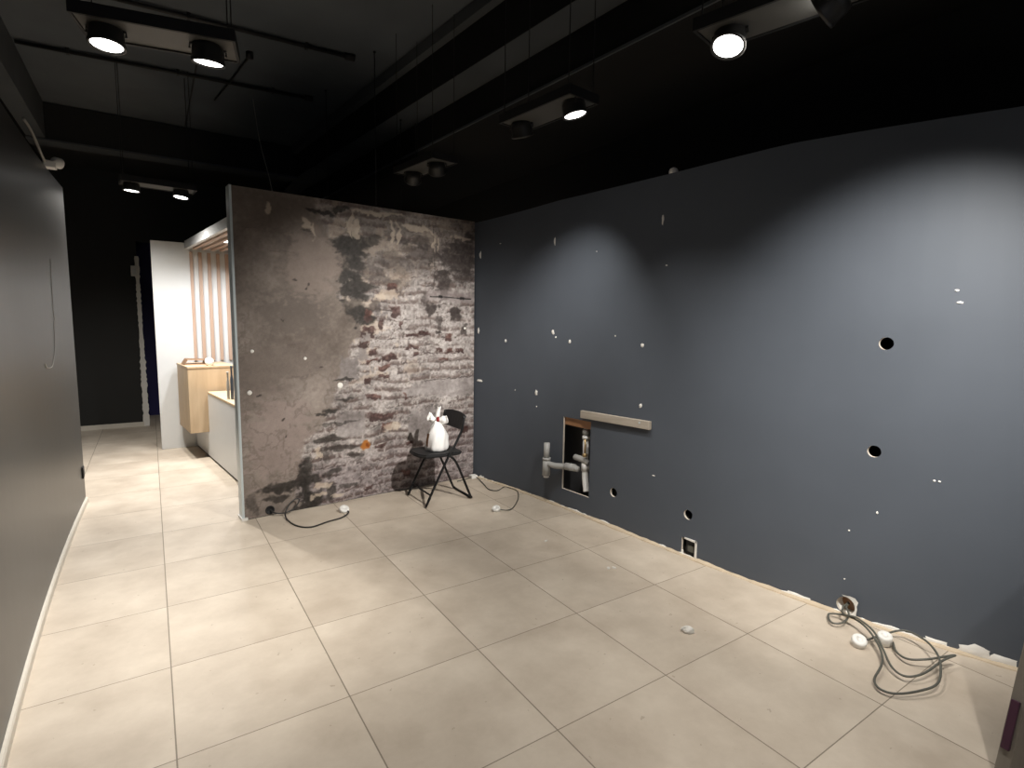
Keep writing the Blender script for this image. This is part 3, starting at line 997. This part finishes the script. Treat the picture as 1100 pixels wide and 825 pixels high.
# ------------------------------------------------------------------ things on the left wall and far wall
t = thing('wall_sensor', 'small white device on a bent white lead above the left wall', 'sensor', (-0.505, 0.40, 2.50))
bm = B()
box(bm, -.035, -.045, 0.0, .03, .045, .045, .006)
obj('bracket', bm, M['box'], t)
bm = B()
lathe(bm, [(.018, -.03), (.034, -.018), (.036, .02), (.02, .032)], 18, Matrix.Translation((.035, .015, .045)) @ facing((.75, -.55, -.3)))
obj('sensor_head', bm, M['box'], t, True)
bm = B()
tube(bm, [(-.02, -.02, .02), (-.03, -.10, .06), (-.05, -.16, .14), (-.07, -.21, .20), (-.085, -.26, .225)], .008, 8, 6)
obj('lead', bm, M['palecable'], t, True)

bm = B()  # thin pale tube drawn as a line down the wall face
pts = [(0.234, 1.89), (0.215, 1.78), (0.20, 1.66), (0.19, 1.56), (0.205, 1.50), (0.17, 1.46), (0.16, 1.40), (0.13, 1.30), (0.02, 1.22), (-0.06, 1.20), (-0.22, 1.212), (-0.28, 1.24), (-.24, 1.205)]
tube(bm, [(left_x(y) + .004, y, z) for y, z in pts], .0020, 6, 6)
tag(obj('pale_line', bm, M['palecable'], None, True), 'thin white line trailing down the satin left wall', 'cord')

t = thing('wall_outlet', 'small dark outlet low on the satin left wall near its end', 'outlet', (left_x(.98), 0.98, 0.275))
bm = B()
box(bm, 0, -.04, -.045, .010, .04, .045, .003)
obj('outlet_plate', bm, M['blackp'], t)
bm = B()
lathe(bm, [(.026, 0), (.026, .003), (.020, .0035)], 20, Matrix.Translation((.010, 0, 0)) @ facing((1, 0, 0)))
obj('outlet_insert', bm, M['lampgrey'], t)

t = thing('wall_intercom', 'white intercom unit on the far black wall beside the doorway', 'intercom', (-0.145, 4.65, 2.14))
bm = B()
box(bm, -.035, -.035, -.07, .035, 0, .07, .006)
obj('intercom_body', bm, M['box'], t)
bm = B()
box(bm, -.022, -.042, -.05, .022, -.034, .03, .004)
obj('handset', bm, M['white'], t)

# white knob peeking over the top of the right wall
bm = B()
lathe(bm, [(.030, 0), (.030, .02), (.024, .034), (.010, .042)], 18, Matrix.Translation((right_x(-1.97) + .03, -1.97, right_top(-1.97))))
tag(obj('ceiling_rose', bm, M['plaster'], None, True), 'small pale knob sitting on top edge of the dark wall', 'knob')

# ------------------------------------------------------------------ batten, plumbing and sockets on the right wall
xb = lambda y: right_x(y)
bm = B()
ya, yb_ = -1.245, -1.912
sec = []
for y, zt, zb in ((ya, .842, .783), (yb_, .856, .797)):
    sec.append([bm.verts.new(v) for v in ((xb(y), y, zb), (xb(y) - .028, y, zb), (xb(y) - .028, y, zt), (xb(y), y, zt))])
for i in range(4):
    bm.faces.new((sec[0][i], sec[0][(i + 1) % 4], sec[1][(i + 1) % 4], sec[1][i]))
bm.faces.new(sec[0][::-1])
bm.faces.new(sec[1])
bmesh.ops.recalc_face_normals(bm, faces=bm.faces)
bmesh.ops.bevel(bm, geom=bm.edges[:], offset=.003, segments=1, affect='EDGES')
t = tag(obj('wooden_batten', bm, M['batten']), 'grey wooden batten screwed to the dark wall above the pipe recess', 'batten')
bm = B()
lathe(bm, [(.008, 0), (.008, .003)], 10, Matrix.Translation((xb(-1.83) - .028, -1.83, .835)) @ facing((-1, 0, 0)))
obj('screw', bm, M['alu'], t)

def pipe(pts, r, m, parent, name, n=0, collars=()):
    bm = B()
    tube(bm, pts, r, 14, n)
    for p, d, rr, l in collars:
        lathe(bm, [(rr, -l / 2), (rr, l / 2)], 16, Matrix.Translation(p) @ facing(d))
    return obj(name, bm, m, parent, True)

XW = right_x(-1.0)
t = thing('waste_pipe', 'grey plastic drain pipe with upright tee sticking out of the wall recess', 'pipe', (XW, -1.0, .36))
gx = -.075
pipe([(gx, .085, .165), (gx, .085, .02)], .025, M['pvc'], t, 'upright_tube')
pipe([(gx, .085, .03), (gx, .085, -.11)], .033, M['pvc'], t, 'tee_body', 0, [((gx, .085, .03), (0, 0, 1), .035, .02)])
pipe([(gx, .085, -.11), (gx, .085, -.128)], .024, M['pvcw'], t, 'tee_outlet')
pipe([(gx, .085, -.01), (gx + .02, .0, -.012), (gx + .06, -.08, -.005), (.01, -.15, .0), (.02, -.21, -.005)], .024, M['pvc'], t, 'branch_tube', 5, [((.0, -.135, .0), (.4, -1, 0), .030, .09)])
t2 = thing('riser_pipe', 'white plastic riser with brass fitting standing inside the wall recess', 'pipe', (right_x(-1.235) + .055, -1.232, .16))
pipe([(0, 0, .18), (0, 0, .46)], .024, M['pvcw'], t2, 'riser_tube', 0, [((0, 0, .455), (0, 0, 1), .030, .03), ((0, 0, .215), (0, 0, 1), .032, .07)])
pipe([(0, 0, .46), (0, 0, .60)], .019, M['pvc'], t2, 'upper_tube', 0, [((0, 0, .50), (0, 0, 1), .030, .035)])
pipe([(-.035, -.03, .31), (-.035, -.03, .45)], .008, M['brass'], t2, 'brass_valve', 0, [((-.035, -.03, .32), (1, 0, 0), .015, .03)])
pipe([(0, 0, .20), (-.004, -.008, .13), (-.008, -.022, .07), (-.01, -.035, .02)], .026, M['pvcw'], t2, 'lower_bend', 5)
pipe([(-.020, .105, .275), (-.020, .04, .275), (-.014, -.01, .27), (0, -.02, .25)], .024, M['pvc'], t2, 'elbow_stub', 5)

t = thing('floor_socket', 'dark wall socket in a broken white cut-out at the wall foot', 'socket', (right_x(-2.25), -2.25, 0))
bm = B()
for q in ((-.004, -.062, 0, .004, -.048, .125), (-.004, -.062, .112, .004, .035, .125), ):
    box(bm, *q, .0015)
obj('broken_rim', bm, M['plaster'], t)
bm = B()
box(bm, -.004, .042, 0, .004, .068, .03, .0015)
obj('plaster_lump', bm, M['plaster'], t)
bm = B()
box(bm, .02, -.044, .0, .06, .04, .105, .004)
obj('socket_box', bm, M['blackp'], t)
bm = B()
box(bm, .012, -.030, .03, .024, .020, .075, .003)
obj('socket_insert', bm, M['cable'], t)

t = thing('round_socket_hole', 'round cable hole in torn white plaster at the wall foot', 'socket', (right_x(-3.17), -3.17, 0.052))
bm = B()
rnd = random.Random(4)
n = 20
ri, ro, rb = [], [], []
for i in range(n):
    a = 2 * math.pi * i / n
    sq = 1 / max(abs(math.cos(a)), abs(math.sin(a)))
    k = .056 * min(sq, 1.25) * rnd.uniform(.9, 1.06)
    if math.sin(a) < -.6:
        k = min(k, .050 / -math.sin(a))
    ri.append(bm.verts.new((-.002, .046 * math.cos(a), .046 * math.sin(a))))
    ro.append(bm.verts.new((-.004, k * math.cos(a) * 1.05, k * math.sin(a))))
    rb.append(bm.verts.new((.06, .044 * math.cos(a), .044 * math.sin(a))))
for i in range(n):
    j = (i + 1) % n
    bm.faces.new((ri[i], ri[j], ro[j], ro[i]))
    bm.faces.new((ri[i], rb[i], rb[j], ri[j]))
bmesh.ops.recalc_face_normals(bm, faces=bm.faces)
obj('plaster_rim', bm, M['plaster'], t)
bm = B()
lathe(bm, [(.044, .06), (.044, .066)], 20, facing((1, 0, 0)))
obj('hole_back', bm, M['lintel'], t)

# ------------------------------------------------------------------ loose cables with white socket boxes
def lead(name, label, pts, r, m, box_at, box_tilt, box_r=.036, box_h=.034, grp='loose cables on the floor'):
    t = thing(name, label, 'cable', (box_at[0], box_at[1], 0), group=grp)
    off = Vector((box_at[0], box_at[1], 0))
    bm = B()
    tube(bm, [Vector(p) - off for p in pts], r, 10, 7)
    obj('cord', bm, m, t, True)
    bm = B()
    R_, H_ = box_r, box_h
    lathe(bm, [(R_ * .88, 0), (R_, .004), (R_, H_ - .008), (R_ * .9, H_ - .001), (R_ * .35, H_), (R_ * .33, H_ - .003), (R_ * .1, H_ - .003)], 28,
          Matrix.Translation((0, 0, box_at[2])) @ Euler(box_tilt).to_matrix().to_4x4())
    obj('socket_box', bm, M['box'], t, True)
    return t

R1 = [(2.80, -3.37, .03), (2.88, -3.385, .03), (3.0, -3.44, .05), (2.98, -3.53, .06), (2.89, -3.61, .07), (2.8, -3.66, .06), (2.68, -3.69, .04), (2.57, -3.66, .03), (2.49, -3.61, .02), (2.47, -3.56, .02), (2.52, -3.52, .02),
      (2.63, -3.5, .03), (2.71, -3.47, .035), (2.79, -3.41, .05), (2.86, -3.33, .06), (2.91, -3.25, .05), (2.93, -3.18, .03), (2.90, -3.14, .02), (2.83, -3.19, .02), (2.86, -3.23, .03), (2.94, -3.22, .04), (3.0, -3.18, .05), (3.05, -3.17, .05)]
R2 = [(2.90, -3.44, .02), (2.83, -3.48, .02), (2.79, -3.54, .03), (2.82, -3.6, .05), (2.89, -3.64, .06), (2.95, -3.665, .06), (2.86, -3.65, .06), (2.71, -3.63, .04), (2.64, -3.59, .03), (2.66, -3.53, .03), (2.74, -3.46, .05), (2.83, -3.38, .07),
      (2.89, -3.28, .07), (2.91, -3.21, .05), (2.97, -3.175, .05), (3.05, -3.165, .055)]
lead('floor_cable', 'grey cable loop with white round box left of its twin by the dark wall', R1, .0048, M['cable'], (2.765, -3.345, .004), (0.30, -.40, 0), .033, .046)
lead('floor_cable', 'grey cable loop with white round box close against the dark wall foot', R2, .0048, M['cable'], (2.88, -3.41, .008), (.12, -.2, 0), .032, .05)
Lp = [(0.705, -.03, .045), (0.74, -.07, .025), (0.81, -.08, .02), (0.87, -.075, .04), (0.915, -.06, .09), (0.90, -.055, .11), (0.85, -.07, .09), (0.80, -.11, .03), (0.795, -.22, .008), (0.83, -.38, .008), (0.91, -.455, .008), (1.04, -.41, .008), (1.15, -.38, .008), (1.215, -.33, .012), (1.235, -.28, .014), (1.19, -.245, .014)]
lead('floor_cable', 'black cable coming out of the mural wall to a white socket on the floor', Lp, .0055, M['blackcable'], (1.215, -.235, .010), (.5, .1, 0), .038, .03)
Mp = [(2.575, .06, .02), (2.585, .01, .012), (2.545, -.17, .008), (2.50, -.34, .008), (2.54, -.415, .008), (2.62, -.38, .010), (2.66, -.36, .010), (2.69, -.42, .008), (2.69, -.53, .008), (2.58, -.70, .008), (2.42, -.865, .008), (2.34, -.90, .010), (2.28, -.87, .016)]
lead('floor_cable', 'thin grey cable with white plug box in the corner behind the chair', Mp, .004, M['cable'], (2.265, -.85, .006), (.25, -.3, 0), .034, .03)
t = thing('corner_socket', 'small pale socket lying in the corner between mural and dark wall', 'socket', (2.57, .065, 0))
bm = B()
box(bm, -.035, -.03, 0, .03, .03, .032, .005)
obj('socket_body', bm, M['box'], t)
bm = B()
tube(bm, [(-.03, 0, .012), (-.10, -.02, .008), (-.20, -.04, .007)], .005, 8, 5)
obj('cord', bm, M['cable'], t, True)

# ------------------------------------------------------------------ plaster crumbs
def crumb(x, y, w, d, h, sd, label, rz=0):
    rnd = random.Random(sd)
    bm = B()
    bmesh.ops.create_icosphere(bm, subdivisions=3, radius=1)
    for v in bm.verts:
        k = 1 + rnd.uniform(-.07, .07) + .14 * math.sin(3.1 * v.co.x + sd) + .10 * math.sin(4.7 * v.co.y + 2 * sd)
        v.co *= k
        v.co = Vector((v.co.x * w / 2, v.co.y * d / 2, max(-.5, v.co.z) * h / 1.5))
        v.co.x += .25 * v.co.y
    zmin = min(v.co.z for v in bm.verts)
    bmesh.ops.translate(bm, vec=(0, 0, -zmin), verts=bm.verts)
    o = obj('plaster_crumb', bm, M['crumb'])
    o.location = (x, y, 0)
    o.rotation_euler = (0, 0, rz)
    return tag(o, label, 'debris', 'plaster crumbs on the tiles')
crumb(2.155, -2.83, .070, .042, .030, 1, 'largest white plaster chip lying alone on the tiles', -.9)
crumb(2.315, -2.10, .030, .020, .010, 2, 'small flat plaster chip on the tiles under the lower round hole', .3)
crumb(2.345, -2.115, .022, .026, .012, 3, 'tiny plaster chip right beside the small flat one', 1.0)
crumb(2.24, -1.55, .030, .018, .006, 4, 'thin plaster flake on the tiles below the pipe recess', .2)

# ------------------------------------------------------------------ folding chair
CX, CY = 2.0, -0.315
t = thing('folding_chair', 'black metal folding chair in front of the brick mural wall', 'chair', (CX, CY, 0))
yh = .185
def chair_tube(name, pts, r=.0105, n=0):
    bm = B()
    tube(bm, pts, r, 10, n)
    return obj(name, bm, M['blackm'], t, True)
for s in (1, -1):
    chair_tube('front_leg', [(-.195, s * yh, .011), (-.10, s * yh, .20), (.015, s * yh, .415), (.06, s * yh, .48), (.125, s * yh, .60), (.145, s * yh, .66), (.160, s * (yh - .01), .735)], .0105, 5)
    chair_tube('rear_leg', [(.035, s * (yh - .022), .405), (.10, s * (yh - .022), .33), (.225, s * (yh - .022), .045), (.245, s * (yh - .028), .016), (.245, s * (yh - .06), .011)], .0105, 5)
chair_tube('front_crossbar', [(-.150, -yh, .10), (-.150, yh, .10)], .007)
chair_tube('rear_crossbar', [(.245, -yh + .05, .011), (.245, yh - .05, .011)], .0105)
bm = B()
outline = []
L0, L1 = -.215, .165
for (x, y) in [(L0 + .04, -.150), (L0, -.10), (L0 - .015, 0), (L0, .10), (L0 + .04, .150), (-.02, .175), (L1 - .03, .165), (L1, .13), (L1, -.13), (L1 - .03, -.165), (-.02, -.175)]:
    outline.append((x, y))
prism(bm, outline[::-1], .402, .432)
bmesh.ops.recalc_face_normals(bm, faces=bm.faces)
bmesh.ops.bevel(bm, geom=[e for e in bm.edges if abs(e.verts[0].co.z - e.verts[1].co.z) < 1e-5], offset=.010, segments=2, affect='EDGES')
seat = obj('seat', bm, M['blackp'], t)
bm = B()
rows = []
for i in range(9):
    a = (i / 8 - .5) * 2
    y = a * (yh + .008)
    bow = .018 * (1 - a * a)
    zt = .755 - .018 * abs(a) ** 3
    zb = .612 + .012 * abs(a) ** 3
    rows.append([bm.verts.new(v) for v in ((.128 + bow, y, zb), (.160 + bow, y, zt), (.172 + bow, y, zt), (.140 + bow, y, zb))])
for p, q in zip(rows[:-1], rows[1:]):
    for i in range(4):
        bm.faces.new((p[i], p[(i + 1) % 4], q[(i + 1) % 4], q[i]))
bm.faces.new(rows[0][::-1])
bm.faces.new(rows[-1])
bmesh.ops.recalc_face_normals(bm, faces=bm.faces)
bmesh.ops.bevel(bm, geom=bm.edges[:], offset=.003, segments=1, affect='EDGES')
obj('backrest', bm, M['blackp'], t)

# ------------------------------------------------------------------ plastic bag on the seat
t = thing('plastic_bag', 'white plastic carrier bag knotted shut on the folding chair seat', 'bag', (CX - .01, CY - .01, .433))
bm = B()
prof = [(0.0, .084), (.012, .095), (.04, .094), (.08, .090), (.12, .086), (.16, .074), (.19, .058), (.215, .040), (.235, .026), (.25, .020)]
seg = 36
rings = []
for z, r in prof:
    ring = []
    for i in range(seg):
        a = 2 * math.pi * i / seg
        pl_ = 1 + .05 * math.sin(3 * a + z * 12 + 1.0) + .06 * math.sin(7 * a - z * 22) + .04 * math.sin(13 * a + z * 50)
        rx, ry = r * 1.0 * pl_, r * .95 * pl_
        ring.append(bm.verts.new((rx * math.cos(a), ry * math.sin(a), z + .004 * math.sin(7 * a) * (z > .01))))
    rings.append(ring)
for a_, b_ in zip(rings[:-1], rings[1:]):
    for i in range(seg):
        j = (i + 1) % seg
        bm.faces.new((a_[i], a_[j], b_[j], b_[i]))
bm.faces.new(rings[0][::-1])
bm.faces.new(rings[-1])
bag = obj('bag_body', bm, M['bag'], t, True)
def sheet(name, pts, m, parent):
    """crumpled lobe: list of (left, mid, right) rows"""
    bm = B()
    R = [[bm.verts.new(v) for v in row] for row in pts]
    for a_, b_ in zip(R[:-1], R[1:]):
        for i in range(len(a_) - 1):
            bm.faces.new((a_[i], a_[i + 1], b_[i + 1], b_[i]))
    bmesh.ops.subdivide_edges(bm, edges=bm.edges[:], cuts=2, use_grid_fill=True, smooth=0.6)
    bmesh.ops.solidify(bm, geom=bm.faces[:], thickness=.004)
    return obj(name, bm, m, parent, True)
cr = Vector((.84, -.54, 0))            # picture-facing sideways direction of the handles
def P3(s, z, d=0.0):
    return Vector((cr.x * s - cr.y * 0 + .54 * d * -1, cr.y * s - .84 * d, z))
sheet('handle', [[P3(-.010, .235), P3(-.02, .25, .016), P3(-.010, .27)], [P3(-.040, .228), P3(-.050, .265, .028), P3(-.036, .298)], [P3(-.072, .246), P3(-.064, .272, .004), P3(-.050, .318)], [P3(-.078, .258, .02), P3(-.083, .275, .018), P3(-.060, .326, .014)]], M['bag'], t)
sheet('handle', [[P3(.010, .235), P3(.02, .25, .016), P3(.012, .268)], [P3(.044, .218), P3(.055, .258, .028), P3(.046, .290)], [P3(.080, .226), P3(.074, .254, .004), P3(.070, .292)], [P3(.096, .236, .02), P3(.098, .262, .02), P3(.082, .300, .014)]], M['bag'], t)
sheet('neck_spout', [[P3(-.016, .245), P3(0, .245, .014), P3(.016, .245)], [P3(-.020, .30), P3(0, .30, .018), P3(.024, .30)], [P3(-.008, .335), P3(.006, .34, .012), P3(.028, .33)], [P3(.008, .372), P3(.016, .368, .006), P3(.034, .374)]], M['bag'], t)
bm = B()
rnd = random.Random(2)
for (s, z, w, h, dd) in ((.010, .268, .024, .042, .022), ):
    vs = [bm.verts.new(P3(s + a * w / 2, z + b_ * h / 2, dd)) for a, b_ in ((-1, -1), (1, -.9), (.9, 1), (-.8, .9))]
    bm.faces.new(vs)
bmesh.ops.solidify(bm, geom=bm.faces[:], thickness=.003)
obj('red_label', bm, M['red'], t)
bm = B()
fold = []
for k in range(5):
    z = .04 + k * .028
    a = math.radians(190 + k * 2)
    r = .100 + .004 * math.sin(k)
    fold.append([bm.verts.new((r * math.cos(a + q), r * math.sin(a + q), z)) for q in (-.16, 0, .10)])
for a_, b_ in zip(fold[:-1], fold[1:]):
    for i in range(2):
        bm.faces.new((a_[i], a_[i + 1], b_[i + 1], b_[i]))
bmesh.ops.solidify(bm, geom=bm.faces[:], thickness=.003)
obj('brown_print', bm, M['lintel'], t, True)
sheet('side_flap', [[P3(-.085, .0), P3(-.10, .002, .02), P3(-.075, .0, .04)], [P3(-.10, .05), P3(-.105, .055, .01), P3(-.09, .05, .03)], [P3(-.088, .085), P3(-.092, .09, .008), P3(-.085, .09, .02)]], M['bag'], t)

# ------------------------------------------------------------------ board leaning in the near right corner
t = thing('leaning_board', 'grey brushed board leaning in the near right corner of the room', 'board', (2.345, -3.965, 0), (0, math.radians(13.0), math.radians(-8)))
bm = B()
box(bm, 0, -.04, 0, .62, 0, 1.1, .004)
obj('board_panel', bm, M['board'], t)
bm = B()
box(bm, -.012, -.03, .10, .001, -.006, .27, .003)
obj('edge_strip', bm, M['purple'], t)
